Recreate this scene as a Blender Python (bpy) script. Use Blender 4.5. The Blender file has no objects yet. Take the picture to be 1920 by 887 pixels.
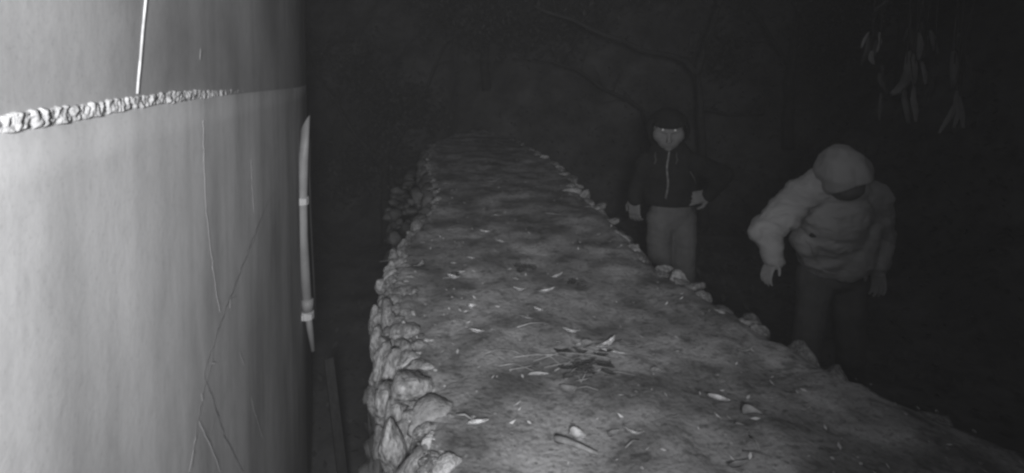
import bpy, bmesh, math, random
from mathutils import Vector, Matrix, noise
R = math.radians
C = bpy.context.scene.collection
sc = bpy.context.scene
random.seed(7)

# ------------------------------------------------------------------ camera
FPX, PITCH, HOR, CAMH = 1000.0, R(2.5), 118.0, 2.1
SH = math.tan(PITCH) - (443.5 - HOR) / FPX
cd = bpy.data.cameras.new('camera'); cam = bpy.data.objects.new('camera', cd); C.objects.link(cam)
cd.sensor_width = 36.0; cd.lens = FPX * 36.0 / 1920.0
cd.shift_y = SH * FPX / 1920.0
cd.clip_start = 0.02; cd.clip_end = 1000
cam.location = (0, 0, CAMH); cam.rotation_euler = (math.pi / 2 - PITCH, 0, 0)
sc.camera = cam

# ------------------------------------------------------------------ world: dim grey night sky, as an infrared camera sees it
wd = bpy.data.worlds.new('World'); sc.world = wd; wd.use_nodes = True
bg = wd.node_tree.nodes['Background']
bg.inputs['Color'].default_value = (1, 1, 1.03, 1); bg.inputs['Strength'].default_value = 0.045

# ------------------------------------------------------------------ the camera's own infrared lamp, the only light
def spot(loc, aim, power, cone, blend, size):
    ld = bpy.data.lights.new('infrared_lamp', 'SPOT'); lo = bpy.data.objects.new('infrared_lamp', ld); C.objects.link(lo)
    ld.energy = power; ld.spot_size = R(cone); ld.spot_blend = blend; ld.shadow_soft_size = size
    lo.location = loc
    lo.rotation_euler = (Vector(aim) - Vector(loc)).to_track_quat('-Z', 'Y').to_euler()
    return lo
spot((0.05, -0.50, 2.2), (-1.10, 2.4, 2.06), 365, 110, 1.0, 0.12)

sc.view_settings.view_transform = 'Standard'; sc.view_settings.look = 'None'
sc.view_settings.exposure = 0; sc.view_settings.gamma = 1
sc.cycles.filter_width = 2.6
sc.cycles.max_bounces = 4

def ray(px, py):
    xc = (px - 960) / FPX; yc = (443.5 - py) / FPX + SH
    return Vector((xc, yc * math.sin(PITCH) + math.cos(PITCH), yc * math.cos(PITCH) - math.sin(PITCH)))
def at(px, py, Y):                     # point seen at a pixel, Y metres ahead
    d = ray(px, py); return Vector((0, 0, CAMH)) + d * (Y / d.y)
def on_z(px, py, z):                   # point seen at a pixel on a level plane
    d = ray(px, py); return Vector((0, 0, CAMH)) + d * ((z - CAMH) / d.z)

# ------------------------------------------------------------------ materials
def mat(name, c0, c1=None, scale=8, detail=6, rough=0.85, bump=0.0, bscale=40, spec=0.3, metal=0.0,
        stretch=(1, 1, 1), spots=None, coord='Object', lo=0.35, hi=0.65, tint=(1, 1, 1.02)):
    m = bpy.data.materials.new(name); m.use_nodes = True
    nt = m.node_tree; N = nt.nodes; L = nt.links; b = N['Principled BSDF']
    c1 = c0 if c1 is None else c1
    b.inputs['Roughness'].default_value = rough; b.inputs['Specular IOR Level'].default_value = spec
    b.inputs['Metallic'].default_value = metal
    tc = N.new('ShaderNodeTexCoord'); mp = N.new('ShaderNodeMapping'); mp.inputs['Scale'].default_value = stretch
    L.new(tc.outputs[coord], mp.inputs['Vector'])
    nz = N.new('ShaderNodeTexNoise'); nz.inputs['Scale'].default_value = scale; nz.inputs['Detail'].default_value = detail
    nz.inputs['Roughness'].default_value = 0.6
    L.new(mp.outputs[0], nz.inputs['Vector'])
    cr = N.new('ShaderNodeValToRGB'); e = cr.color_ramp.elements
    e[0].position = lo; e[1].position = hi
    e[0].color = (*[c0 * t for t in tint], 1); e[1].color = (*[c1 * t for t in tint], 1)
    L.new(nz.outputs['Fac'], cr.inputs[0]); out = cr.outputs[0]
    for (sscale, slo, shi, dark, sstr) in (spots or []):
        n2 = N.new('ShaderNodeTexNoise'); n2.inputs['Scale'].default_value = sscale; n2.inputs['Detail'].default_value = 5
        m2 = N.new('ShaderNodeMapping'); m2.inputs['Scale'].default_value = sstr; m2.inputs['Location'].default_value = (sscale, 3.1, 7.7)
        L.new(tc.outputs[coord], m2.inputs['Vector']); L.new(m2.outputs[0], n2.inputs['Vector'])
        r2 = N.new('ShaderNodeValToRGB'); q = r2.color_ramp.elements
        q[0].position = slo; q[1].position = shi; q[0].color = (1, 1, 1, 1); q[1].color = (dark, dark, dark, 1)
        L.new(n2.outputs['Fac'], r2.inputs[0])
        mx = N.new('ShaderNodeMix'); mx.data_type = 'RGBA'; mx.blend_type = 'MULTIPLY'; mx.inputs[0].default_value = 1
        L.new(out, mx.inputs[6]); L.new(r2.outputs[0], mx.inputs[7]); out = mx.outputs[2]
    L.new(out, b.inputs['Base Color'])
    if bump:
        bn = N.new('ShaderNodeTexNoise'); bn.inputs['Scale'].default_value = bscale; bn.inputs['Detail'].default_value = 6
        L.new(mp.outputs[0], bn.inputs['Vector'])
        bp = N.new('ShaderNodeBump'); bp.inputs['Strength'].default_value = bump; bp.inputs['Distance'].default_value = 0.01
        L.new(bn.outputs['Fac'], bp.inputs['Height']); L.new(bp.outputs[0], b.inputs['Normal'])
    return m
M = {}
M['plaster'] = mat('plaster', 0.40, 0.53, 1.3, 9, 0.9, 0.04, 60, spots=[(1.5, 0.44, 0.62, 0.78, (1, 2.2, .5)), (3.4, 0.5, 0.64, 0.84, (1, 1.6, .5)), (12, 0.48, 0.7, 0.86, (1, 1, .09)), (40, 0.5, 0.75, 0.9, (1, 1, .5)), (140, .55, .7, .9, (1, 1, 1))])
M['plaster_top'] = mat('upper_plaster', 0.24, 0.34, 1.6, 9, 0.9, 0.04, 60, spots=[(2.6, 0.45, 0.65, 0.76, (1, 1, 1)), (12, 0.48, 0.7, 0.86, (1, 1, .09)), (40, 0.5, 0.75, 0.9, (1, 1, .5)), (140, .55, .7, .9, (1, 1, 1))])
M['rim_stone'] = mat('rim_stone', 0.17, 0.36, 2.2, 8, 0.95, 0.8, 6)
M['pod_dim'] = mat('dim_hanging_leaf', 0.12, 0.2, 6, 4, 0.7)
M['mortar'] = mat('rough_mortar', 0.26, 0.5, 45, 8, 0.9, 0.5, 60)
M['crack'] = mat('crack_tone', 0.24, 0.38, 9)  # darker tone for the thin crack strips
M['lime'] = mat('lime_drip', 0.56, 0.72, 40)
M['mud'] = mat('dried_mud', 0.12, 0.26, 5.5, 12, 0.95, 0.5, 70, lo=.36, hi=.62, spots=[(5, 0.47, 0.60, 0.58, (1, 1.3, 1)), (17, 0.56, 0.64, 0.6, (1, 1.2, 1)), (48, 0.56, 0.66, 0.6, (1, 1.2, 1)), (110, 0.56, 0.66, 0.7, (1, 1, 1)), (2.4, 0.5, 0.7, .75, (1, 1, 1))])
M['stone'] = mat('field_stone', 0.10, 0.25, 2.2, 9, 0.95, 1.0, 5, spots=[(3, 0.45, 0.65, 0.5, (1, 1, 1))])
M['stone_pale'] = mat('pale_field_stone', 0.2, 0.36, 1.8, 9, 0.95, .8, 5, spots=[(2.5, 0.5, 0.7, 0.6, (1, 1, 1))])
M['stone_dark'] = mat('dark_field_stone', 0.09, 0.19, 2, 9, 0.95, 0.9, 5)
M['rubble'] = mat('rubble_fill', 0.04, 0.10, 6, 8, 0.95, 0.8, 40)
M['earth'] = mat('earth', 0.07, 0.14, 2.5, 8, 0.95, 0.6, 20, spots=[(1.2, 0.4, 0.7, 0.6, (1, 1, 1))])
M['leaf_pale'] = mat('pale_dry_leaf', 0.42, 0.78, 70, 4, 0.6)
M['leaf_mid'] = mat('dull_dry_leaf', 0.26, 0.42, 30, 4, 0.7)
M['leaf_dark'] = mat('dark_rotten_leaf', 0.07, 0.11, 30, 4, 0.8)
M['twig'] = mat('dry_twig', 0.10, 0.22, 40, 4, 0.8)
M['pipe'] = mat('pipe_plastic', 0.24, 0.32, 6, 3, 0.5, spots=[(4, .5, .7, .8, (1, 1, .3))])
M['bracket'] = mat('pipe_clip', 0.5, 0.6, 6, 3, 0.5)
M['cable'] = mat('cable_sheath', 0.3, 0.46, 26, 3, 0.9, spec=.05)
M['board'] = mat('weathered_board', 0.02, 0.035, 6, 4, 0.8, stretch=(8, 8, 1))
M['bark'] = mat('bark', 0.035, 0.055, 8, 6, 0.9, 0.6, 20)
M['foliage'] = mat('foliage', 0.05, 0.09, 3, 4, 0.7)
M['pod'] = mat('hanging_leaf', 0.3, 0.42, 6, 4, 0.6)
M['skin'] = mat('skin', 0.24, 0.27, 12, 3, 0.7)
M['skin_far'] = mat('skin_far_person', 0.13, 0.15, 12, 3, 0.7)  # one even skin tone for the farther person
M['black_cloth'] = mat('black_cloth', 0.012, 0.02, 8, 4, 0.95, 0.2, 60, spec=.1)
M['hood_cloth'] = mat('hood_cloth', 0.012, 0.018, 8, 4, 0.95, 0.2, 60, spec=.1)
M['grey_cloth'] = mat('grey_denim', 0.10, 0.13, 6, 4, 0.95, 0.2, 90, spec=.1)
M['pale_cloth'] = mat('pale_nylon', 0.29, 0.35, 4, 4, 0.75, 0.1, 50, spec=.2)
M['pale_cloth2'] = mat('pale_nylon_hood', 0.24, 0.29, 4, 4, 0.8, 0.1, 50, spec=.2)
M['dark_cloth'] = mat('dark_cloth', 0.10, 0.13, 6, 4, 0.95, 0.2, 90, spec=.1)
M['zip'] = mat('zip_metal', 0.07, 0.19, 60, 3, 0.5)
M['cord'] = mat('drawstring', 0.05, 0.06, 60, 3, 0.8)
M['shoe'] = mat('shoe', 0.12, 0.16, 10, 3, 0.7)
M['hole'] = mat('dark_badge', 0.02, 0.03, 10, 3, 0.9)
M['eye_glint'] = mat('eye_glint', 0.93, 0.95, 10, 1, 0.3, spec=.8)  # near-white colour stands in for the lamp glint in the eyes

# ------------------------------------------------------------------ helpers
def link(name, me, m, parent=None, smooth=True):
    o = bpy.data.objects.new(name, me); C.objects.link(o)
    if m is not None and not me.materials: me.materials.append(m)
    if smooth:
        for p in me.polygons: p.use_smooth = True
    if parent is not None: o.parent = parent
    return o
def from_bm(name, bm, m, parent=None, smooth=True):
    bmesh.ops.recalc_face_normals(bm, faces=bm.faces)
    me = bpy.data.meshes.new(name); bm.to_mesh(me); bm.free()
    return link(name, me, m, parent, smooth)
def tag(o, label=None, cat=None, group=None, kind=None):
    if label: o['label'] = label
    if cat: o['category'] = cat
    if group: o['group'] = group
    if kind: o['kind'] = kind
    return o
def empty(name, loc=(0, 0, 0)):
    o = bpy.data.objects.new(name, None); C.objects.link(o); o.location = loc; o.empty_display_size = 0.1
    return o
def ring_frame(d):
    d = d.normalized(); a = Vector((0, 0, 1)) if abs(d.z) < 0.9 else Vector((1, 0, 0))
    u = d.cross(a).normalized(); return u, d.cross(u).normalized()
def add_tube(bm, pts, rad, seg=8, jitter=0.0, squash=1.0):
    pts = [Vector(p) for p in pts]
    rad = rad if isinstance(rad, (list, tuple)) else [rad] * len(pts)
    rings = []
    u0 = None
    for i, p in enumerate(pts):
        d = pts[min(i + 1, len(pts) - 1)] - pts[max(i - 1, 0)]
        if u0 is None: u, v = ring_frame(d)
        else:
            dn = d.normalized(); u = (u0 - dn * u0.dot(dn)).normalized(); v = dn.cross(u)
        u0 = u
        rings.append([bm.verts.new(p + (u * math.cos(t) + v * math.sin(t) * squash) * rad[i] * (1 + random.uniform(-jitter, jitter)))
                      for t in [2 * math.pi * k / seg for k in range(seg)]])
    for a, b in zip(rings, rings[1:]):
        for k in range(seg): bm.faces.new((a[k], a[(k + 1) % seg], b[(k + 1) % seg], b[k]))
    bm.faces.new(rings[0][::-1]); bm.faces.new(rings[-1])
def add_cap(bm, p0, p1, r0, r1, flat=1.0, side=None, seg=14, cap=5):
    # closed tapered capsule, optionally flattened along one direction
    p0, p1 = Vector(p0), Vector(p1); d = (p1 - p0); L = max(d.length, 1e-4); d.normalize()
    if side is None: u, v = ring_frame(d)
    else:
        s = Vector(side); u = (s - d * s.dot(d)).normalized(); v = d.cross(u)
    prof = [(-r0 * math.cos(a), r0 * math.sin(a)) for a in [math.pi / 2 * k / cap for k in range(1, cap + 1)]]
    prof += [(L + r1 * math.sin(a), r1 * math.cos(a)) for a in [math.pi / 2 * k / cap for k in range(0, cap)]]
    a0 = bm.verts.new(p0 - d * r0); a1 = bm.verts.new(p1 + d * r1)
    rings = [[bm.verts.new(p0 + d * h + (u * math.cos(t) * flat + v * math.sin(t)) * r) for t in [2 * math.pi * k / seg for k in range(seg)]] for h, r in prof]
    for a, b in zip(rings, rings[1:]):
        for k in range(seg): bm.faces.new((a[k], a[(k + 1) % seg], b[(k + 1) % seg], b[k]))
    for k in range(seg):
        bm.faces.new((a0, rings[0][(k + 1) % seg], rings[0][k])); bm.faces.new((a1, rings[-1][k], rings[-1][(k + 1) % seg]))
def add_ell(bm, c, r, rot=None, sub=3):
    mx = Matrix.Translation(Vector(c)) @ (rot.to_4x4() if rot is not None else Matrix.Identity(4)) @ Matrix.Diagonal((*r, 1))
    bmesh.ops.create_icosphere(bm, subdivisions=sub, radius=1, matrix=mx)
def add_box(bm, c, s, rot=None):
    mx = Matrix.Translation(Vector(c)) @ (rot.to_4x4() if rot is not None else Matrix.Identity(4)) @ Matrix.Diagonal((*s, 1))
    bmesh.ops.create_cube(bm, size=1, matrix=mx)
def remesh(name, bm, m, parent, voxel=0.006, smooth=3, wrinkle=None):
    # fuse overlapping closed shapes into one continuous skin
    bmesh.ops.recalc_face_normals(bm, faces=bm.faces)
    me = bpy.data.meshes.new(name); bm.to_mesh(me); bm.free()
    t = bpy.data.objects.new('temp', me); C.objects.link(t)
    r = t.modifiers.new('r', 'REMESH'); r.mode = 'VOXEL'; r.voxel_size = voxel
    s = t.modifiers.new('s', 'SMOOTH'); s.factor = 0.5; s.iterations = smooth
    dg = bpy.context.evaluated_depsgraph_get()
    out = bpy.data.meshes.new_from_object(t.evaluated_get(dg))
    bpy.data.objects.remove(t)
    if wrinkle:
        amp, fx, fz = wrinkle
        ns = [v.normal.copy() for v in out.vertices]
        for v, n in zip(out.vertices, ns):
            q = Vector((v.co.x * fx, v.co.y * fx, v.co.z * fz))
            v.co += n * amp * (noise.noise(q) + 0.6 * abs(noise.noise(q * 2.1 + Vector((5, 2, 1)))))
    out.name = name
    return link(name, out, m, parent)

# ------------------------------------------------------------------ terrain: path, narrow gap and earth banks
def interp(tbl, t):
    if t <= tbl[0][0]: return tbl[0][1]
    for (a, x), (b, y) in zip(tbl, tbl[1:]):
        if t <= b: return x + (y - x) * (t - a) / (b - a)
    return tbl[-1][1]
def sstep(a, b, x):
    t = min(1, max(0, (x - a) / (b - a))); return t * t * (3 - 2 * t)
WZ = 1.25
left_px = [(795, 887), (775, 835), (768, 770), (756, 715), (752, 655), (735, 600), (724, 545), (726, 500), (745, 465), (768, 432),
           (785, 408), (808, 385), (812, 350), (806, 322), (797, 302), (800, 284), (815, 266), (850, 252), (880, 246.5)]
right_px = [(1905, 815), (1810, 790), (1765, 768), (1690, 750), (1660, 728), (1610, 716), (1592, 698), (1540, 668), (1500, 643), (1450, 630),
            (1420, 596), (1380, 576), (1350, 562), (1325, 546), (1305, 528), (1262, 508), (1225, 487), (1205, 466), (1185, 444),
            (1160, 424), (1143, 400), (1115, 378), (1085, 350), (1072, 326), (1045, 303), (1012, 283), (985, 268), (955, 256), (915, 248)]
LE = sorted([(p.y, p.x) for p in (on_z(x, y, WZ) for x, y in left_px)])
RE = sorted([(p.y, p.x) for p in (on_z(x, y, WZ) for x, y in right_px)])
def XL(y): return interp(LE, y) if y > LE[0][0] else LE[0][1]
def XR(y): return interp(RE, y) if y > RE[0][0] else RE[0][1] + 0.1 * (RE[0][0] - y)

def terrain_h(x, y):
    h = 0.0
    mid = -0.2 - 0.1 * max(0, min(y, 8))
    if x < mid: h = -0.85 * sstep(mid, mid - 0.12, x)
    bank = 0.0
    bank = max(bank, 5.5 * sstep(7.6, 12.5, y + 0.35 * x))
    bank = max(bank, 5.2 * sstep(3.6, 8.5, x + 0.12 * y))
    bank = max(bank, 5.2 * sstep(-2.6, -7.0, x) * sstep(1.5, 5.0, y)) if y > 0 else bank
    n = noise.fractal(Vector((x * .6, y * .6, 0)), 1.0, 2.0, 4)
    h += bank * (1 + 0.16 * n) + 0.03 * noise.noise(Vector((x * 3, y * 3, 4))) + (0.25 * n if bank > .2 else 0)
    return h
def grid_axis(a, b, n, far):
    core = [a + (b - a) * i / n for i in range(n + 1)]
    ext = [1, 2.5, 5, 10, 20, 45, 100, far]
    return [a - e for e in reversed(ext)] + core + [b + e for e in ext]
gx = grid_axis(-9, 12, 150, 300); gy = grid_axis(-3, 16, 140, 300)
bm = bmesh.new()
vs = [[bm.verts.new((x, y, terrain_h(x, y))) for x in gx] for y in gy]
for j in range(len(gy) - 1):
    for i in range(len(gx) - 1): bm.faces.new((vs[j][i], vs[j][i + 1], vs[j + 1][i + 1], vs[j + 1][i]))
tag(from_bm('ground', bm, M['earth']), kind='structure')

# ground cover of small leaves on path and bank
bm = bmesh.new()
def leaf_quad(bm, p, s, asp=0.45, droop=0.0):
    a = random.uniform(0, 2 * math.pi); t = random.uniform(-0.7, 0.7) - droop
    d = Vector((math.cos(a) * math.cos(t), math.sin(a) * math.cos(t), math.sin(t))); 
    q = Vector((-math.sin(a), math.cos(a), random.uniform(-.5, .5))).normalized() * s * asp
    v = [bm.verts.new(p - d * s), bm.verts.new(p + q), bm.verts.new(p + d * s), bm.verts.new(p - q)]
    bm.faces.new(v)
for i in range(16000):
    if i % 3: x, y = random.uniform(-8, 9), random.uniform(2.5, 13)
    else: x, y = random.uniform(-1, 5), random.uniform(3, 9)
    if XL(y) - .1 < x < XR(y) + .1 and y < 6.8: continue
    if x < -.8 and y < 3.2: continue
    leaf_quad(bm, Vector((x, y, terrain_h(x, y) + random.uniform(0.0, .07))), random.uniform(.02, .055))
tag(from_bm('ground_cover', bm, M['foliage'], smooth=False), 'low dark leaves and weeds covering the path edge and earth banks', 'ground cover', kind='stuff')

# ------------------------------------------------------------------ plastered house wall on the left
D, MS = 0.44, -0.25
def wall_x(s):                          # the face bends away towards its far end
    t = min(1.2, max(0, s - 2.4)); q = t / 1.2
    return -D + MS * s - .11 * (1.2 * (q ** 3 - q ** 4 / 2) + max(0, s - 3.6))
def wall_pt(s, z, off=0.0):            # s = metres ahead, along the wall face
    return Vector((wall_x(s) + off, s + off * -MS, z))
def on_wall(px, py, off=0.0):
    d = ray(px, py); k = d.x / d.y; lo, hi = .2, 4.3
    for _ in range(40):
        m = (lo + hi) / 2
        if wall_x(m) + off < k * m: lo, hi = m, hi
        else: lo, hi = lo, m
    # near the camera the ray lies left of the wall, so search for the crossing
    lo, hi = .2, 4.3
    for _ in range(40):
        m = (lo + hi) / 2
        if k * m > wall_x(m) + off: lo = m
        else: hi = m
    return at(px, py, lo)
Y0, Y1, ZT, LZ = -1.5, 4.3, 4.2, 2.0
house = tag(empty('house_wall', (-D + MS * 1.5, 1.5, -.3)), 'smooth plastered house wall filling the left side, cracked and streaked with drips', 'wall')
def put(o, parent): o.parent = parent; o.matrix_parent_inverse = Matrix.Translation(-parent.location); return o
def zj(s): return 2.020 - .03 * max(0, s - 1.1)
def wall_block(z0, z1, setback, m, nm, ny, nz):
    bm = bmesh.new()
    cols = []
    for i in range(ny + 1):
        s = Y0 + (Y1 - Y0) * i / ny
        za, zb = (z0, zj(s)) if z0 < 0 else (zj(s), z1)
        cols.append([bm.verts.new(wall_pt(s, za + (zb - za) * k / nz, -setback + 0.004 * noise.noise(Vector((s * 2.2, (za + (zb - za) * k / nz) * 1.4, 0)))
                     - 0.02 * (1 if i == ny else 0))) for k in range(nz + 1)])
    for a, b in zip(cols, cols[1:]):
        for k in range(nz): bm.faces.new((a[k], b[k], b[k + 1], a[k + 1]))
    back = [[bm.verts.new(Vector((-3.2, c[0].co.y, z))) for z in (z0, z1)] for c in (cols[0], cols[-1])]
    for q_, c in zip(back, (cols[0], cols[-1])): q_[0].co.z = c[0].co.z; q_[1].co.z = c[-1].co.z
    bm.faces.new([v for v in cols[-1]] + [back[1][1], back[1][0]])
    bm.faces.new([v for v in reversed(cols[0])] + [back[0][0], back[0][1]])
    bm.faces.new([c[-1] for c in cols] + [back[1][1], back[0][1]])
    bm.faces.new([back[0][0], back[0][1], back[1][1], back[1][0]])
    return put(from_bm(nm, bm, m), house)
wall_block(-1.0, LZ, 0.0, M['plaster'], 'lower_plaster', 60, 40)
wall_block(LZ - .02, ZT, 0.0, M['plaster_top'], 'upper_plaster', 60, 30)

# rough mortar band
bm = bmesh.new(); n = 900; rings = []
for i in range(n + 1):
    s = -0.4 + 3.1 * i / n
    fade = 1 - sstep(1.5, 2.3, s)
    fade = 1 - sstep(1.2, 2.1, s); rg = noise.noise(Vector((s * 34, 1, 0))); rg2 = noise.noise(Vector((s * 75, 5, 2)))
    h = (0.0135 + .003 * noise.noise(Vector((s * 12, 2, 3))) + .0035 * noise.noise(Vector((s * 60, 2, 3)))) * (0.45 + 0.55 * fade)
    h *= (.3 + .7 * fade)
    zc = 2.028 - .03 * max(0, s - 1.1) + 0.002 * noise.noise(Vector((s * 6, 0, 9)))
    ring = []
    for k in range(17):
        t = k / 16; zz = zc - h + 2 * h * t
        q_ = Vector((s * 58, zz * 34, 1)); tb = .5 + .9 * noise.noise(q_) + .8 * noise.noise(q_ * 2.3) + .5 * noise.noise(q_ * 5.1) + .5 * noise.noise(Vector((s * 11, 3, 8)))
        o = min(1, math.sin(math.pi * t) * 3) * max(.0006, 0.0035 + 0.0042 * tb) * (.1 + .9 * fade)
        ring.append(bm.verts.new(wall_pt(s + 0.003 * noise.noise(Vector((s * 30, t * 2, 0))), zz + .0025 * noise.noise(Vector((s * 34, t * 2, 6))), -0.003 + o)))
    rings.append(ring)
for a, b in zip(rings, rings[1:]):
    for k in range(16): bm.faces.new((a[k], b[k], b[k + 1], a[k + 1]))
tag(put(from_bm('mortar_band', bm, M['mortar']), house), 'rough lumpy band of mortar between upper and lower plaster')

def wall_strip(name, pts, w, m, off, zig=0.0):
    bm = bmesh.new(); P = []
    for (a, b) in zip(pts, pts[1:]):
        k = max(2, int(math.dist(a, b) / 9))
        P += [(a[0] + (b[0] - a[0]) * i / k, a[1] + (b[1] - a[1]) * i / k) for i in range(k)]
    P.append(pts[-1])
    ctr = [on_wall(x + zig * noise.noise(Vector((x * .11, y * .09, 0))), y) for x, y in P]
    n = len(ctr); prev = None
    for i, c in enumerate(ctr):
        t = (ctr[min(i + 1, n - 1)] - ctr[max(0, i - 1)]).normalized(); nrm = Vector((1, -MS, 0)).normalized(); q = t.cross(nrm)
        ww = w * (0.35 + 0.65 * math.sin(math.pi * min(.97, max(.03, i / (n - 1)))) ** .5) * (1 + .4 * noise.noise(Vector((i * .7, 3, 1))))
        cur = [bm.verts.new(c + nrm * 0.0036 - q * ww), bm.verts.new(c + nrm * (0.0036 + off)), bm.verts.new(c + nrm * 0.0036 + q * ww)]
        if prev: bm.faces.new((prev[0], prev[1], cur[1], cur[0])); bm.faces.new((prev[1], prev[2], cur[2], cur[1]))
        prev = cur
    return put(from_bm(name, bm, m), house)
for pts, w in [([(512, 360), (492, 395), (478, 430), (462, 470), (440, 530), (420, 578), (408, 612), (396, 650), (381, 690), (378, 712)], .0022),
               ([(378, 708), (392, 742), (404, 780), (418, 818), (432, 845), (452, 885)], .0018),
               ([(396, 650), (392, 690), (376, 740), (366, 790), (356, 880)], .0014), ([(420, 578), (428, 562), (440, 556)], .0012), ([(462, 470), (474, 452), (492, 380)], .0012), ([(404, 780), (394, 800), (392, 822)], .0009)]:
    wall_strip('crack', pts, w, M['crack'], .0004, 4)
for pts, w in [([(378, 225), (379, 300), (383, 390), (392, 470), (399, 522)], .0011), ([(399, 522), (404, 560), (409, 585)], .0008),
               ([(373, 92), (372, 112)], .0022), ([(469, 300), (471, 350), (474, 400)], .0008), ([(369, 790), (382, 818), (398, 850), (410, 885)], .0013),
               ([(374, 738), (376, 752)], .0015), ([(447, 660), (455, 685)], .0014), ([(468, 745), (476, 775), (490, 820)], .0009),
               ([(430, 560), (428, 578)], .0012), ([(352, 885), (358, 850), (364, 820)], .001), ([(392, 682), (400, 681)], .0015)]:
    wall_strip('lime_drip', pts, w, M['lime'], .0005, 2)

# cable running down the upper wall
bm = bmesh.new()
cp = [on_wall(x, y) + Vector((.001, 0, 0)) for x, y in [(292, -260), (280, -120), (272, 0), (266, 60), (262, 110), (258, 150), (256, 176)]]
add_tube(bm, cp, 0.0026, 8)
tag(from_bm('cable', bm, M['cable']), 'thin white cable hanging straight down the upper plaster to the mortar band', 'cable')

# drain pipe near the far corner
pipe = tag(empty('drain_pipe', tuple(at(585, 660, 2.98))), 'pale plastic pipe clipped upright near the far corner of the house wall', 'pipe')
YP = 2.62
def pp(x, y): return at(x, y, 2.98)
bm = bmesh.new()
up = [pp(x, y) for x, y in [(573, 238), (569, 300), (567, 376), (568, 440), (572, 510), (577, 585)]]
add_tube(bm, up, [.026] * 6, 16)
bm.verts.ensure_lookup_table()
for v in bm.verts:                     # slanted cut at the top end
    if (v.co - up[0]).length < 0.03: v.co.z += 1.9 * (v.co.x - up[0].x) + .02
put(from_bm('upper_pipe', bm, M['pipe']), pipe)
bm = bmesh.new(); lp = [pp(x, y) for x, y in [(576, 575), (581, 615), (587, 658)]]
add_tube(bm, lp, [.019, .018, .011], 14); put(from_bm('lower_pipe', bm, M['pipe']), pipe)
for (x, y) in ((566, 376), (576, 590)):
    bm = bmesh.new(); c = pp(x, y); add_tube(bm, [c - Vector((0, 0, .02)), c + Vector((0, 0, .02))], .037, 18)
    add_box(bm, c + Vector((-.03, -.03, 0)), (.05, .03, .03)); add_box(bm, c + Vector((-.05, -.035, -.012)), (.014, .02, .055)); add_box(bm, c + Vector((.025, -.03, .004)), (.03, .02, .03))
    br = put(from_bm('bracket', bm, M['bracket'], smooth=False), pipe)
bm = bmesh.new(); c = pp(577, 572); add_tube(bm, [c - Vector((0, 0, .03)), c + Vector((0, 0, .035))], .032, 16)
put(from_bm('pipe_socket', bm, M['pipe']), pipe)
# conduit behind the pipe
bm = bmesh.new(); add_tube(bm, [at(x, y, 3.1) for x, y in [(581, 262), (580, 330), (583, 420), (588, 520), (592, 600)]], .006, 8)
tag(from_bm('conduit', bm, M['board']), 'thin dark conduit running behind the pale drain pipe', 'pipe')

# two boards standing in the gap
for (pts, w, lab) in (([(616, 672), (628, 780), (640, 900), (655, 1000)], .028, 'narrow dark board leaning in the gap at the foot of the house wall'),
                      ([(693, 745), (697, 820), (700, 900), (704, 990)], .012, 'thin dark stake standing in the gap against the stone wall')):
    bm = bmesh.new(); a = at(*pts[0], 3.3 if w > .02 else 2.2); b = at(*pts[-1], 3.0 if w > .02 else 2.1); d = (b - a)
    b = a + d * ((a.z + .84) / -d.z) if d.z < 0 else b
    rot = (b - a).to_track_quat('Z', 'Y').to_matrix()
    add_box(bm, (a + b) / 2, (2 * w, .022, (b - a).length), rot)
    bmesh.ops.bevel(bm, geom=list(bm.edges), offset=.003, segments=1)
    tag(from_bm('board' if w > .02 else 'stake', bm, M['board'], smooth=False), lab, 'board' if w > .02 else 'stake')

# ------------------------------------------------------------------ stone wall with a dried mud top
sw = tag(empty('stone_wall', (0.2, 2.5, 0)), 'thick rubble stone wall with uneven muddy top running away from the camera', 'wall')
def top_z(x, y):
    n = noise.fractal(Vector((x * 5, y * 4, 1)), .9, 2.1, 5)
    return WZ + 0.014 * n + 0.012 * noise.noise(Vector((x * 1.6, y * 1.3, 8)))
ys = []; y = -1.2
while y < 6.75: ys.append(y); y += 0.02 if y < 3 else 0.045
NU = 84; bm = bmesh.new(); rows = []
for y in ys:
    xl, xr = XL(y), XR(y); row = []
    ef = 0.03
    for side in (0,):
        for (o, z) in ((-.16, -.35), (-.12, .4), (-.06, .9), (-.015, 1.12), (-.004, 1.19)):
            row.append(bm.verts.new((xl + o + .02 * noise.noise(Vector((y * 6, z * 6, 3))) + .02, y, z)))
    for i in range(NU + 1):
        u = i / NU; x = xl + (xr - xl) * u
        edge = min(u, 1 - u) * (xr - xl)
        z = top_z(x, y) - 0.03 * (1 - sstep(0, .07, edge)) + .035 * max(0, noise.noise(Vector((x * 12, y * 9, 6)))) * (1 - sstep(.02, .16, x - xl))
        row.append(bm.verts.new((x, y, z)))
    for (o, z) in ((.004, 1.19), (.02, 1.1), (.05, .9), (.1, .4), (.14, -.1)):
        row.append(bm.verts.new((xr + o - .02 + .02 * noise.noise(Vector((y * 6, z * 6, 9))), y, z)))
    rows.append(row)
for a, b in zip(rows, rows[1:]):
    for k in range(len(a) - 1): bm.faces.new((a[k], a[k + 1], b[k + 1], b[k]))
bm.faces.new(rows[0][::-1]); bm.faces.new(rows[-1])
tag(put(from_bm('mud_top', bm, M['mud']), sw), 'dried mud capping with dark damp patches')

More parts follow.
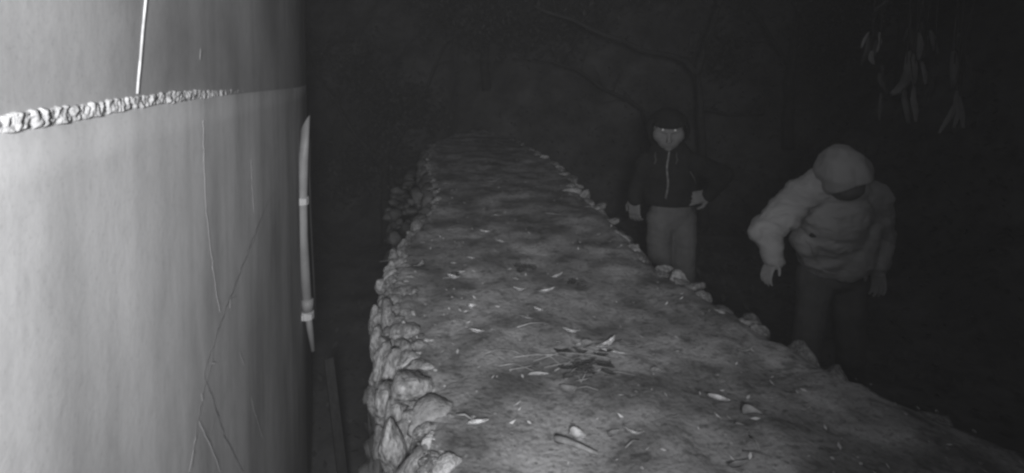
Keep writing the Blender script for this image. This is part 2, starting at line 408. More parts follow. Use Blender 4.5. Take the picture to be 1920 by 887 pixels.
# stone shapes, shared by the individual stones
def stone_mesh(i, m):
    bm = bmesh.new(); bmesh.ops.create_icosphere(bm, subdivisions=3 if i >= 0 else 2, radius=1)
    off = Vector((i * 7.3, i * 1.9, 2))
    rr = random.Random(i * 13 + 5); planes = []
    for k in range(11):
        n_ = Vector((rr.gauss(0, 1), rr.gauss(0, 1), rr.gauss(0, 1))).normalized(); planes.append((n_, rr.uniform(.55, .85)))
    for v in bm.verts:
        for n_, d_ in planes: v.co -= n_ * max(0, v.co.dot(n_) - d_)
        c = v.co.copy(); v.co = c * (1.12 + 0.16 * noise.noise(c * 1.7 + off) + 0.10 * noise.noise(c * 4.5 + off))
    me = bpy.data.meshes.new('stone'); bm.to_mesh(me); bm.free(); me.materials.append(m)
    for p in me.polygons: p.use_smooth = True
    return me
SM = {k: [stone_mesh(i + j * 5, M[k]) for i in range(6)] for j, k in enumerate(('stone', 'stone_pale', 'stone_dark', 'mud', 'rim_stone'))}
count = 0
def stone(c, s, kind='stone', lab=None, rz=None, tilt=.25):
    global count
    me = random.choice(SM[kind]); o = bpy.data.objects.new('stone', me); C.objects.link(o)
    o.scale = s; o.rotation_euler = (random.uniform(-tilt, tilt), random.uniform(-tilt, tilt), random.uniform(-.5, .5) if rz is None else rz)
    o.location = c; put(o, sw); count += 1
    if lab: o['label'] = lab
    return o
rnd = random.Random(11)
def pick():
    r = rnd.random(); return 'stone_pale' if r < .12 else ('stone' if r < .7 else 'stone_dark')
for (E, sgn) in ((LE, -1), (RE, 1)):          # coping stones along both edges
    y = 1.0 if sgn < 0 else 1.2
    while y < 6.6:
        L = (rnd.uniform(.03, .10) if sgn < 0 else rnd.uniform(.05, .15)) * (1 + .08 * y)
        y += L * .9
        x = interp(E, y); w = rnd.uniform(.03, .065) if sgn < 0 else rnd.uniform(.035, .08)
        pale = (sgn < 0 and 1.1 < y < 2.4 and rnd.random() < .3)
        stone((x - sgn * w * rnd.uniform(.45, 1.0), y, WZ - (rnd.uniform(.026, .05) if sgn < 0 else rnd.uniform(.024, .045))), (w, L * .62, rnd.uniform(.026, .042)),
              'stone_pale' if pale else (('stone' if rnd.random() < .6 else 'mud') if sgn < 0 else (rnd.choice(('mud', 'stone', 'rim_stone', 'rim_stone')) if 1.7 < y < 5 else 'mud')), tilt=.4)
        y += L * .12
# second, broken row and face stones on the left
for row, (dz, do) in enumerate(((.07, -.022), (.17, -.012), (.28, -.005), (.40, .005))):
    y = 1.05 + rnd.uniform(0, .05)
    while y < 2.7:
        L = rnd.uniform(.05, .11); y += L
        stone((XL(y) - do + rnd.uniform(-.03, .02), y, WZ - dz + rnd.uniform(-.03, .03)), (rnd.uniform(.026, .045), L * .8, rnd.uniform(.05, .085)),
              'stone' if rnd.random() < .4 else ('mud' if rnd.random() < .5 else pick()), tilt=.45)
        y += L * .4
# stones bedded in the left margin of the top, seen as broken pale bits
for (px, py, w, kd) in [(800, 640, 16, 'stone_pale'), (790, 665, 18, 'stone_pale'), (798, 688, 18, 'stone_pale'), (770, 615, 18, 'stone'), (745, 560, 14, 'stone'),
                    (752, 530, 12, 'stone'), (765, 585, 14, 'stone'), (830, 765, 22, 'stone'), (845, 785, 16, 'stone_dark'), (855, 830, 24, 'stone'),
                    (820, 830, 30, 'stone_pale'), (800, 800, 26, 'stone'), (840, 870, 28, 'stone_pale'), (870, 850, 18, 'stone'), (840, 800, 15, 'stone'), (805, 860, 22, 'stone'),
                    (775, 545, 14, 'stone'), (760, 500, 12, 'stone'), (790, 700, 14, 'stone'), (1400, 600, 20, 'stone'), (1432, 614, 14, 'stone'),
                    (1290, 527, 16, 'stone'), (1310, 533, 14, 'stone'), (1190, 460, 10, 'stone'), (1130, 385, 12, 'stone'), (1250, 500, 11, 'stone'),
                    (1155, 412, 10, 'stone'), (1110, 374, 9, 'stone'), (1085, 344, 9, 'stone')]:
    p = on_z(px, py, WZ); r = w / FPX * p.y
    rt = px > 1000; stone(p + Vector((-r * .5 if rt else 0, 0, -r * (.45 if rt else .25))), (r * (1.5 if rt else 1), r * rnd.uniform(.7, 1.1), r * rnd.uniform(.5, .8)), kd, tilt=.5)
p = on_z(776, 722, WZ + .01)
stone(p + Vector((-.005, .0, -.012)), (.05, .055, .052), 'stone', 'large rounded pale stone on the near left edge of the wall', rz=.3)
stone(on_z(805, 772, WZ) + Vector((0, 0, -.01)), (.06, .06, .035), 'stone_dark', 'broad dark stone beside the large pale one')
for k in range(70):                     # broken chips and mortar crumbs bedded along the left margin
    y = rnd.uniform(1.05, 2.7); x = XL(y) + abs(rnd.gauss(0, .05)); q = rnd.uniform(.006, .016)
    stone(Vector((x, y, top_z(x, y) - q * .2)), (q * rnd.uniform(.8, 1.6), q * rnd.uniform(.8, 2.2), q * .8), rnd.choice(('stone_pale', 'stone', 'stone', 'mud', 'stone_dark')), tilt=.6)
# tall upright slab stones of the left face
for (x, y, h, w) in ((755, 600, .09, .03), (768, 640, .075, .028), (735, 640, .09, .03), (704, 600, .09, .022), (716, 612, .09, .03), (722, 585, .08, .028), (710, 650, .1, .025), (724, 660, .11, .028), (716, 690, .12, .025), (735, 705, .12, .03), (727, 760, .12, .03), (745, 790, .12, .03), (738, 840, .13, .03)):
    p = on_z(x, y, WZ - .06)
    stone(p, (w, .045, h * .6), 'stone', tilt=.12)
# remaining rubble of both faces as one mass
bm = bmesh.new()
base = SM['stone_dark']
rough = []
for i in range(5):
    q_ = bpy.data.meshes.new('rough'); b_ = bmesh.new(); bmesh.ops.create_icosphere(b_, subdivisions=2, radius=1); rr = random.Random(i + 40)
    pl = [(Vector((rr.gauss(0, 1), rr.gauss(0, 1), rr.gauss(0, 1))).normalized(), rr.uniform(.5, .85)) for k in range(10)]
    for v in b_.verts:
        for n_, d_ in pl: v.co -= n_ * max(0, v.co.dot(n_) - d_)
        v.co *= 1.15 + .25 * noise.noise(v.co * 2.5 + Vector((i * 9, 0, 0)))
    b_.to_mesh(q_); b_.free(); rough.append(q_)
def blob(bm, c, s):
    m_ = rnd.choice(rough).copy(); m_.transform(Matrix.Translation(c) @ Matrix.Rotation(rnd.uniform(-.4, .4), 4, 'X') @ Matrix.Rotation(rnd.uniform(-.4, .4), 4, 'Z') @ Matrix.Diagonal((*s, 1)))
    bm.from_mesh(m_); bpy.data.meshes.remove(m_)
for z0 in [WZ - .5 - .1 * k for k in range(9)]:
    y = 1.0
    while y < 6:
        L = rnd.uniform(.05, .1); y += L * 1.5
        blob(bm, Vector((XL(y) + .01 - .09 * (1 - z0 / WZ), y, z0 + rnd.uniform(-.02, .02))), (.05, L, .05))
for z0 in [WZ - .12 - .11 * k for k in range(10)]:
    y = .6
    while y < 6.5:
        L = rnd.uniform(.05, .1); y += L * 1.5
        blob(bm, Vector((XR(y) + .0 + .1 * (1 - z0 / WZ), y, z0 + rnd.uniform(-.02, .02))), (.05, L, .055))
for z0 in [WZ - .07 - .1 * k for k in range(5)]:
    y = 2.9
    while y < 6.5:
        L = rnd.uniform(.05, .1); y += L * 1.5
        blob(bm, Vector((XL(y) - .02 - .05 * (1 - z0 / WZ), y, z0 + rnd.uniform(-.02, .02))), (.05, L, .05))
o = put(from_bm('rubble_face', bm, M['rubble']), sw); tag(o, kind='stuff')
print('stones', count)

# rubble heap beyond the house corner, left of the wall
bm = bmesh.new()
for i in range(420):
    y = rnd.uniform(3.6, 6.8); o_ = rnd.uniform(0, .32); x = XL(y) - o_; z = WZ - .1 - rnd.uniform(0, 1.0) - o_ * .8
    q = rnd.uniform(.02, .07); blob(bm, Vector((x, y, z)), (q, q * rnd.uniform(.7, 1.6), q * .7))
tag(from_bm('rubble_heap', bm, M['rubble']), 'dim heap of loose rubble against the far left flank of the stone wall', 'rubble', kind='stuff')

# ------------------------------------------------------------------ leaves, twigs and clods lying on the wall
def leaf_mesh(L, W, curl, fold, seed):
    rr = random.Random(seed); bm = bmesh.new(); n = 8; rows = []
    bend = rr.uniform(-.18, .18)
    for i in range(n + 1):
        t = i / n; x = (t - .5) * L
        w = W * .5 * (math.sin(math.pi * (t ** .8)) ** .8 + .03); yc = bend * L * math.sin(math.pi * t)
        zc = curl * L * (4 * (t - .5) ** 2)
        rows.append([bm.verts.new((x, yc + s * w, zc + fold * abs(s) * w + .004)) for s in (-1, -.5, 0, .5, 1)])
    for a, b in zip(rows, rows[1:]):
        for k in range(4): bm.faces.new((a[k], b[k], b[k + 1], a[k + 1]))
    r = bmesh.ops.solidify(bm, geom=list(bm.faces), thickness=.0008)
    return bm
def leaf(x0, y0, x1, y1, wr, tone, label, group=None, curl=.12, fold=.5, nm='leaf', dz=0.0):
    a = on_z(x0 - .06 * (x1 - x0), y0, WZ + .005); b = on_z(x1 + .06 * (x1 - x0), y1, WZ + .005); d = b - a; wr *= 1.3; L = d.length; c = (a + b) / 2
    seed = int(x0 * 31 + y0); rq = random.Random(seed + 5); curl *= rq.uniform(.4, 2.2); fold *= rq.uniform(.2, 1.6); wr *= rq.uniform(.8, 1.15)
    o = from_bm(nm, leaf_mesh(L, max(wr * L, .007), curl, fold, seed), M[tone])
    c.z = top_z(c.x, c.y) + .002 + dz
    o.location = c; o.rotation_euler = (random.Random(seed).uniform(-.35, .1), random.Random(seed + 1).uniform(-.12, .12), math.atan2(d.y, d.x))
    return tag(o, label, 'leaf', group)
P_, Q_, K_ = 'leaf_pale', 'leaf_mid', 'leaf_dark'
G1 = 'small dry leaves scattered over the far half of the wall top'
L1 = 'tiny dry leaf lying on the far half of the muddy wall top'
G2 = 'leaf scraps scattered over the near half of the wall top'
L2 = 'tiny faint leaf scrap on the near right part of the muddy wall top'
leaves = [
 (876, 578, 894, 574, .75, P_, 'bright chunky leaf scrap upstream of the oval one, left side of the wall top', None),
 (880, 630, 907, 630, .5, P_, 'bright plump oval leaf near the left edge of the wall top', None),
 (1008, 553, 1040, 546, .28, P_, 'bright crescent leaf tilted up at its right end, mid wall top', None),
 (1000, 582, 1022, 587, .4, P_, 'short pale leaf just below the bright crescent one', None),
 (974, 599, 1000, 603, .3, P_, 'slim pale leaf left below the short pale leaf', None),
 (1019, 613, 1029, 611, .5, P_, 'tiny bright leaf speck at the end of a thin stalk', None),
 (963, 539, 986, 544, .28, P_, 'bright crescent leaf sloping down right, beside the dark hollow clod', None),
 (1056, 624, 1086, 627, .3, P_, 'pale leaf lying level above the twig pile', None),
 (1042, 643, 1056, 647, .4, Q_, 'small dull leaf left of the level leaf above the twig pile', None),
 (910, 676, 930, 674, .4, Q_, 'dull leaf scrap at the left end of the twig pile', None),
 (992, 698, 1028, 696, .26, P_, 'long bright straight leaf under the left side of the twig pile', None),
 (1052, 736, 1079, 726, .7, Q_, 'round dull curled leaf below the twig pile', None),
 (878, 806, 916, 801, .3, P_, 'long pale leaf at the near left beside the broken edge stones', None),
 (1121, 660, 1153, 641, .3, P_, 'pale leaf standing up diagonally in the twig pile', None),
 (1128, 658, 1174, 666, .24, P_, 'long bright curved leaf at the right of the twig pile', None),
 (1158, 642, 1196, 648, .2, Q_, 'thin dull leaf tip rising behind the bright curved leaf', None),
 (1075, 652, 1096, 644, .5, P_, 'pale broad scrap at the top left of the twig pile', None),
 (1094, 654, 1116, 644, .6, Q_, 'dull crumpled leaf inside the twig pile next to the pale scrap', None),
 (1078, 662, 1100, 668, .3, Q_, 'thin dull leaf crossing the middle of the twig pile', None),
 (1068, 677, 1096, 680, .3, Q_, 'dull leaf lying at the lower left of the twig pile', None),
 (1115, 680, 1145, 687, .22, Q_, 'narrow dull leaf below the bright curved leaf', None),
 (1111, 700, 1125, 694, .4, P_, 'short bright scrap at the bottom of the twig pile', None),
 (1220, 697, 1242, 701, .7, Q_, 'flat dull round leaf alone to the right of the twig pile', None),
 (1379, 656, 1411, 658, .2, P_, 'straight bright sliver of leaf near the right edge stones', None),
 (1326, 746, 1369, 755, .27, P_, 'long bright leaf with a dark slot alone on the near right', None),
 (1394, 784, 1428, 782, .5, Q_, 'ragged fluffy pale leaf on the near right', None),
 (1378, 800, 1394, 801, .3, Q_, 'tiny faint leaf scrap under the ragged fluffy leaf', G2), (1395, 811, 1406, 812, .35, Q_, 'tiniest leaf speck below the scrap under the ragged fluffy leaf', G2), (1256, 784, 1272, 784, .2, Q_, 'thin faint sliver of leaf alone between the long stick and the ragged leaf', G2),
 (1143, 822, 1162, 806, .35, Q_, 'small dull leaf pointing up beside the pale leaf at the bottom', None),
 (1170, 811, 1206, 819, .25, P_, 'pale curved leaf at the bottom right of the long stick', None),
 (1068, 822, 1096, 820, .8, P_, 'pale triangular leaf beside the long stick at the bottom', None),
 (1366, 873, 1404, 866, .3, Q_, 'dull leaf at the bottom edge right of the middle', None),
 (924, 403, 938, 402, .3, P_, 'tiny bright leaf alone near the far middle of the wall top', G1), (836, 431, 851, 430, .3, P_, 'tiny bright leaf at the foot of the thin dark arched twig', G1),
 (900, 434, 923, 436, .26, P_, 'bright thin leaf in the far left part of the wall top', None),
 (929, 455, 950, 458, .26, P_, 'bright thin leaf just below and right of another thin bright leaf', None),
 (888, 454, 898, 455, .4, Q_, 'tiny dull leaf left of the pair of bright thin far leaves', G1), (847, 472, 857, 472, .4, Q_, 'faint tiny leaf straight below the dark arched twig', G1), (876, 486, 892, 488, .3, P_, 'tiny pale leaf above the pale folded leaf, slightly to its right', G1), (845, 492, 856, 492, .3, P_, 'tiny pale leaf directly above the pale folded leaf', G1),
 (853, 510, 872, 506, .3, P_, 'small pale leaf touching the upper right of the pale folded leaf', G1), (778, 503, 793, 494, .5, Q_, 'dull upright leaf scrap among the left edge stones', None),
 (830, 523, 846, 523, .3, Q_, 'dull leaf scrap lying left of the pale folded leaf', G1),
 (840, 518, 862, 524, .45, P_, 'pale folded leaf with a dark shadow clump behind it, left part of the top', None),
 (972, 472, 994, 474, .2, Q_, 'dull thin leaf above the left dark clod, the lower of two', G1), (992, 465, 1008, 463, .22, Q_, 'dull thin leaf above the left dark clod, the upper of two', G1), (1032, 519, 1055, 513, .22, P_, 'pale leaf lying between the two dark clods', G1),
 (1080, 522, 1093, 525, .35, P_, 'small bright leaf on the dark clod at the middle', None), (960, 523, 976, 527, .3, Q_, 'dull leaf just below the left dark clod', G1),
 (905, 343, 942, 342, .16, Q_, 'faint long leaf lying across the far end of the wall top', None), (830, 349, 843, 345, .3, Q_, 'tiny dull leaf at the far left edge of the wall top', G1), (1007, 391, 1018, 391, .3, Q_, 'tiny dull leaf at the far right of the lone bright far leaf', G1),
 (1020, 404, 1050, 405, .14, Q_, 'faint long thin leaf towards the right edge at the far end', G1), (930, 548, 952, 545, .14, Q_, 'faint thin leaf left of the bright crescent pair', G1)]
for t in leaves: leaf(*t[:7], group=t[7])
# dark rotten clods; one stands in for a leaf's shadow, one for dark gaps
for (x, y, w, lab) in ((985, 510, 34, 'dark crumpled clod of rotten leaves left of centre on the wall top'), (1078, 532, 30, 'dark crumpled clod of rotten leaves at the middle of the wall top'),
                       (1092, 694, 36, 'dark matted clod standing in for dark gaps under the lower part of the twig pile'), (852, 514, 16, 'small dark clod standing in for the shadow behind the pale folded leaf')):
    root = bmesh.new(); p = on_z(x, y, WZ); r = w / FPX * p.y * .5
    for k in range(16):
        c = Vector((rnd.uniform(-r, r), rnd.uniform(-r, r) * .9, rnd.uniform(0, .004)))
        lm = leaf_mesh(r * rnd.uniform(.8, 1.6), r * .5, rnd.uniform(.05, .2), .5, k)
        me = bpy.data.meshes.new('t'); lm.to_mesh(me); lm.free()
        me.transform(Matrix.Translation(c) @ Matrix.Rotation(rnd.uniform(0, 6.3), 4, 'Z') @ Matrix.Rotation(rnd.uniform(-.35, .35), 4, 'X')); root.from_mesh(me); bpy.data.meshes.remove(me)
    o = from_bm('leaf_clod', root, M[K_]); o.location = (p.x, p.y, top_z(p.x, p.y) + .003); tag(o, lab, 'leaf clod')
# twigs
def twig(pts, r, label, group=None, m='twig', nm='twig', lift=.006):
    bm = bmesh.new(); P = []
    for i, (x, y) in enumerate(pts):
        p = on_z(x, y, WZ); p.z = top_z(p.x, p.y) + lift + (.006 if 0 < i < len(pts) - 1 else 0); P.append(p)
    add_tube(bm, P, [r * (1 - .5 * i / (len(P) - 1)) for i in range(len(P))], 6)
    return tag(from_bm(nm, bm, M[m]), label, 'twig', group)
GT = 'thin twigs tangled in the pile'; LT = 'thin dry twig tangled in the pile on the wall top'
twig([(1042, 822), (1062, 832), (1090, 842), (1121, 850)], .0085, 'thick pale stick lying at the bottom centre of the wall top', nm='stick')
for pts in [[(908, 668), (930, 663), (960, 662), (990, 666)], [(960, 670), (1000, 664), (1040, 668), (1085, 676)], [(1000, 672), (1050, 664), (1110, 670), (1170, 680)],
            [(1040, 690), (1080, 674), (1120, 662)], [(1060, 706), (1075, 694), (1100, 688), (1140, 692)], [(1090, 715), (1100, 700), (1106, 684)],
            [(935, 690), (965, 684), (1000, 690)], [(1110, 668), (1135, 654), (1166, 634)], [(1020, 684), (1060, 682), (1100, 690)], [(955, 694), (980, 690), (1010, 678)],
            [(1080, 712), (1098, 716), (1110, 708)], [(1050, 660), (1090, 656), (1130, 664)], [(1070, 700), (1085, 708), (1090, 718)], [(1130, 700), (1160, 704), (1190, 708)], [(990, 658), (1030, 668), (1062, 690)]]:
    twig(pts, .0019, LT, GT, lift=.003)
twig([(970, 620), (995, 616), (1022, 612)], .0012, 'hair thin stalk ending in a tiny bright speck', m='leaf_mid')
twig([(836, 428), (860, 424), (888, 430)], .002, 'thin dark arched twig behind the far left leaves', m='leaf_dark')
twig([(1080, 728), (1100, 732), (1122, 737)], .0014, 'thin stalk trailing from the round dull leaf below the pile')
twig([(1172, 842), (1186, 836), (1198, 830)], .002, 'short faint twig right of the long stick')
twig([(1406, 826), (1416, 838), (1424, 850)], .0026, 'short pale twig on the near right, sloping down')
twig([(1392, 848), (1420, 860), (1450, 868)], .0012, 'hair thin dark stalk at the bottom right', m='leaf_dark')
twig([(856, 789), (872, 792), (886, 797)], .003, 'short pale twig above the long pale leaf at near left')
twig([(712, 497), (730, 496), (770, 492), (806, 489)], .0012, 'thin dark twig sticking out over the left edge of the wall', m='leaf_dark', lift=.02)
# small gravel bits and crumbs on top
bm = bmesh.new()
for i in range(520):
    y = .95 + 5 * rnd.random() ** 1.7; u = rnd.random(); x = XL(y) + (XR(y) - XL(y)) * u
    s = rnd.uniform(.0012, .004) * (1.3 if u < .2 else 1)
    c = Vector((x, y, top_z(x, y) + s * .2))
    r = bmesh.ops.create_icosphere(bm, subdivisions=1, radius=1, matrix=Matrix.Translation(c) @ Matrix.Rotation(rnd.uniform(0, 6), 4, 'Z') @ Matrix.Diagonal((s * 1.4, s, s * .7, 1)))
tag(from_bm('crumbs', bm, M['stone'], smooth=False), 'fine crumbs of mortar and grit scattered over the muddy wall top', 'grit', kind='stuff')
bm = bmesh.new()
for i in range(380):
    y = .95 + 5 * rnd.random() ** 1.6; u = rnd.random(); x = XL(y) + (XR(y) - XL(y)) * u
    leaf_quad(bm, Vector((x, y, top_z(x, y) + .003)), rnd.uniform(.003, .013), .35)
for v in bm.verts: v.co.z = max(v.co.z, top_z(v.co.x, v.co.y) + .001); 
tag(from_bm('leaf_litter', bm, M['leaf_mid'], smooth=False), 'fine bits of leaf litter strewn over the muddy wall top', 'leaf litter', kind='stuff')

# ------------------------------------------------------------------ people
def hand(bm, wrist, tip_dir, palm_n, size=1.0, curl=.6, side=1, spread=.1):
    # palm, four fingers of unequal length with knuckle bends, thumb from the side of the palm
    w = Vector(wrist); d = Vector(tip_dir).normalized(); n = Vector(palm_n); n = (n - d * n.dot(d)).normalized(); s = d.cross(n).normalized() * side
    S = size
    k0 = w + d * .085 * S
    for q in (-.027, -.009, .009, .027): add_cap(bm, w + s * q * .8 * S, k0 + s * q * S, .0145 * S, .0125 * S)
    for q, L in ((-.030, .066), (-.010, .078), (.010, .083), (.030, .074)):
        a = k0 + s * q * S; dd = (d + s * q * spread * 25).normalized(); ang = 0
        for seg, fr in enumerate((.45, .3, .25)):
            ang += curl * (.5 if seg == 0 else .8)
            v = dd * math.cos(ang) + n * math.sin(ang)
            b = a + v * L * fr * S; add_cap(bm, a, b, (.0093 - .0007 * seg) * S, (.0088 - .0009 * seg) * S, seg=10, cap=3); a = b
    a = w + d * .022 * S + s * .030 * S; v = (d * .75 + s * .7 + n * .25).normalized()
    b = a + v * .042 * S; add_cap(bm, a, b, .0135 * S, .0105 * S, seg=10, cap=3)
    c = b + (d * .9 + s * .15 + n * .35).normalized() * .032 * S; add_cap(bm, b, c, .0103 * S, .0083 * S, seg=10, cap=3)
def head(bm, c, fwd, up, k=1.0):
    f = Vector(fwd).normalized(); u = Vector(up); u = (u - f * u.dot(f)).normalized(); r = f.cross(u)
    rot = Matrix((r, f, u)).transposed()
    def q(x, y, z): return Vector(c) + (r * x + f * y + u * z) * k
    add_ell(bm, q(0, -.01, .035), (.076 * k, .096 * k, .083 * k), rot)                      # cranium
    add_ell(bm, q(0, .018, -.02), (.064 * k, .072 * k, .085 * k), rot)                      # face mass
    add_cap(bm, q(0, .03, -.05), q(0, .062, -.093), .045 * k, .024 * k, 1.15, r)           # jaw and chin
    for s in (-1, 1):
        add_ell(bm, q(.04 * s, .06, -.02), (.024 * k, .02 * k, .022 * k), rot)              # cheek
        add_cap(bm, q(.012 * s, .082, .022), q(.05 * s, .066, .02), .011 * k, .009 * k)     # brow
        add_ell(bm, q(.078 * s, -.01, -.005), (.010 * k, .018 * k, .03 * k), rot)           # ear
    add_cap(bm, q(0, .083, .008), q(0, .105, -.03), .009 * k, .0135 * k)                    # nose
    for s in (-1, 1): add_ell(bm, q(.012 * s, .093, -.034), (.008 * k, .009 * k, .007 * k), rot)
    add_cap(bm, q(-.02, .082, -.056), q(.02, .082, -.056), .008 * k, .008 * k)             # lips
    add_cap(bm, q(-.016, .081, -.067), q(.016, .081, -.067), .008 * k, .008 * k)
    return q, rot
def hood(name, c, radii, rot, open_dir, ang, m, parent, thick=.01, seed=0, noisy=.05, cone=.0):
    bm = bmesh.new(); bmesh.ops.create_icosphere(bm, subdivisions=5, radius=1)
    od = Vector(open_dir).normalized()
    dead = [f for f in bm.faces if f.calc_center_median().normalized().dot(od) > math.cos(ang)]
    bmesh.ops.delete(bm, geom=dead, context='FACES')
    bmesh.ops.solidify(bm, geom=list(bm.faces), thickness=-thick / max(radii))
    for v in bm.verts:
        k = 1 + noisy * noise.noise(v.co * 2.2 + Vector((seed, 0, 0))) + noisy * .5 * noise.noise(v.co * 5 + Vector((0, seed, 0)))
        v.co = v.co * k
    bm.transform(Matrix.Translation(Vector(c)) @ rot.to_4x4() @ Matrix.Diagonal((*radii, 1)))
    o = put(from_bm(name, bm, m), parent)
    sm = o.modifiers.new('s', 'SMOOTH'); sm.iterations = 3
    return o

# ---- person walking behind the wall, dark hooded jacket, facing the camera
Y = 3.6
def a1(x, y, dy=0.0): return at(x, y, Y + dy)
p1 = tag(empty('person', (a1(1257, 300).x, Y, 0)), 'person in dark hooded jacket with pale zip and grey trousers, eyes glinting', 'person')
hc = a1(1253, 243, -.02); f1 = Vector((-.22, -1, -.34))
S1, E1, W1 = a1(1212, 308), a1(1197, 344, .03), a1(1190, 372, -.05)        # arm at the picture's left
S2, E2, W2 = a1(1302, 306), a1(1357, 328, .08), a1(1328, 366, -.06)
H1, K1, A1 = a1(1238, 412), a1(1236, 520, -.03), a1(1232, 632, .02)
H2, K2, A2 = a1(1281, 412), a1(1283, 522, -.06), a1(1288, 636, .1)
nk = a1(1254, 284, .03); ch = a1(1255, 315, .03); wa = a1(1257, 372, .02); pv = a1(1259, 398, .02)
bm = bmesh.new()
q1, rot1 = head(bm, hc, f1, (0, 0, 1), 1.09)
for s in (-1, 1): add_ell(bm, q1(.034 * s, .034, -.018), (.066, .052, .066), rot1)
add_ell(bm, q1(0, .046, -.05), (.074, .05, .068), rot1)
add_cap(bm, hc + Vector((0, .03, -.05)), nk, .055, .06); add_cap(bm, nk, ch, .07, .13, .7, (0, 1, 0)); add_cap(bm, ch, wa, .13, .12, .7, (0, 1, 0)); add_cap(bm, wa, pv, .12, .13, .7, (0, 1, 0))
for (s, e, w) in ((S1, E1, W1), (S2, E2, W2)): add_cap(bm, ch, s, .07, .055); add_cap(bm, s, e, .045, .036); add_cap(bm, e, w, .036, .026)
for (h, k, a) in ((H1, K1, A1), (H2, K2, A2)): add_cap(bm, pv, h, .1, .075); add_cap(bm, h, k, .07, .05); add_cap(bm, k, a, .05, .036); add_cap(bm, a, a + Vector((-.02, -.12, -.05)), .035, .026)
hand(bm, W1, (-.03, -.1, -1), (.5, .55, 0), 1.12, .75, -1)
hand(bm, W2, (-1, -.25, -.12), (0, .9, -.35), 1.12, .35, 1)
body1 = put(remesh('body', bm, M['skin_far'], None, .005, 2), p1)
bm = bmesh.new()       # jacket
add_cap(bm, nk + Vector((0, .05, -.045)), ch + Vector((0, .01, -.03)), .07, .18, .68, (0, 1, 0)); add_cap(bm, ch, wa, .195, .19, .72, (0, 1, 0)); add_cap(bm, wa, a1(1258, 372, .02), .19, .185, .74, (0, 1, 0))
for s in (S1, S2): add_cap(bm, nk + Vector((0, .06, -.03)), s + Vector((0, 0, -.02)), .065, .075)
add_cap(bm, S1, E1, .078, .066); add_cap(bm, E1, W1, .062, .048)
add_cap(bm, S2, E2, .078, .066); add_cap(bm, E2, W2, .066, .048)
for (e, w) in ((E1, W1), (E2, W2)): add_cap(bm, w + (e - w) * .08, w + (e - w) * .2, .05, .052)
# cut lower rounded end into a straight hem with a rib band
jk = remesh('jacket', bm, M['black_cloth'], None, .007, 3, (.011, 7, 12)); zh = a1(1258, 381).z
for v in jk.data.vertices:
    if v.co.z < zh and abs(v.co.x - wa.x) < .22 and (v.co - W1).length > .1 and (v.co - W2).length > .1: v.co.z = zh
put(jk, p1)
bm = bmesh.new()       # trousers
add_cap(bm, wa + Vector((0, 0, -.02)), pv, .135, .155, .78, (0, 1, 0))
for (h, k, a) in ((H1, K1, A1), (H2, K2, A2)): add_cap(bm, pv + (h - pv) * .3, h, .12, .095); add_cap(bm, h, k, .094, .07); add_cap(bm, k, a, .07, .058)
put(remesh('trousers', bm, M['grey_cloth'], None, .007, 3, (.010, 6, 11)), p1)
for a in (A1, A2):
    bm = bmesh.new(); b = Vector((a.x, a.y, .05)); add_cap(bm, b, b + Vector((-.03, -.15, -.012)), .05, .036, 1.0); add_cap(bm, b, a + Vector((0, 0, .02)), .05, .048)
    o = remesh('shoe', bm, M['shoe'], None, .008, 2)
    for v in o.data.vertices: v.co.z = max(v.co.z, .004)
    put(o, p1)
hood('hood', q1(0, -.035, -.012), (.132, .125, .136), rot1, (0, 1, -.12), R(64), M['hood_cloth'], p1, .012, 3)
bm = bmesh.new()       # cap pulled down to the brows
add_ell(bm, q1(0, -.008, .066), (.102, .112, .066), rot1); add_cap(bm, q1(-.07, .060, .064), q1(.07, .060, .064), .020, .020); add_cap(bm, q1(-.04, .076, .066), q1(.04, .076, .066), .019, .019)
put(remesh('cap', bm, M['hood_cloth'], None, .006, 3), p1)
bm = bmesh.new()       # neck gaiter edge of the hood collar
cc = q1(0, -.03, -.165); 
for k in range(16):
    t0, t1 = 2 * math.pi * k / 16, 2 * math.pi * (k + 1) / 16
    add_cap(bm, cc + Vector((math.cos(t0) * .085, math.sin(t0) * .085 + .01, .01 * math.cos(t0 * 3))), cc + Vector((math.cos(t1) * .085, math.sin(t1) * .085 + .01, .01 * math.cos(t1 * 3))), .03, .03)
put(remesh('collar', bm, M['hood_cloth'], None, .008, 2), p1)
# zip and drawstrings follow the chest
dg = bpy.context.evaluated_depsgraph_get(); bpy.context.view_layer.update()
from mathutils.bvhtree import BVHTree
def tree_of(o):
    return BVHTree.FromPolygons([o.matrix_world @ v.co for v in o.data.vertices], [tuple(p.vertices) for p in o.data.polygons])
jk_t = tree_of(jk)
bt = tree_of(body1)
for x, y in ((1243, 243), (1266, 244)):
    h = bt.ray_cast(Vector((0, 0, CAMH)), ray(x, y).normalized())
    if h[0]:
        bm = bmesh.new(); add_ell(bm, h[0], (.0068, .012, .0058), rot1, 2); put(from_bm('eye_glint', bm, M['eye_glint']), p1)
def onto(tr, px, py, out=.006):
    o = Vector((0, 0, CAMH)); h = tr.ray_cast(o, ray(px, py).normalized()); return (h[0] + (o - h[0]).normalized() * out) if h[0] else None
def strip(name, pts, r, m, parent, tr, squash=.5, seg=6):
    P = [onto(tr, x, y) for x, y in pts]; P = [p for p in P if p is not None]
    if len(P) < 2: print('MISS', name); return None
    bm = bmesh.new(); add_tube(bm, P, r, seg); return put(from_bm(name, bm, m), parent)
strip('zip', [(1253 + 1.6 * math.sin(k * .7 + 1) - .2 * k, 280 + k * 6.6) for k in range(15)], .0075, M['zip'], p1, jk_t)
for x in (1229, 1269): strip('drawstring', [(x, 286), (x - 1, 293), (x + 1, 300), (x - 2, 308)], .006, M['cord'], p1, jk_t)
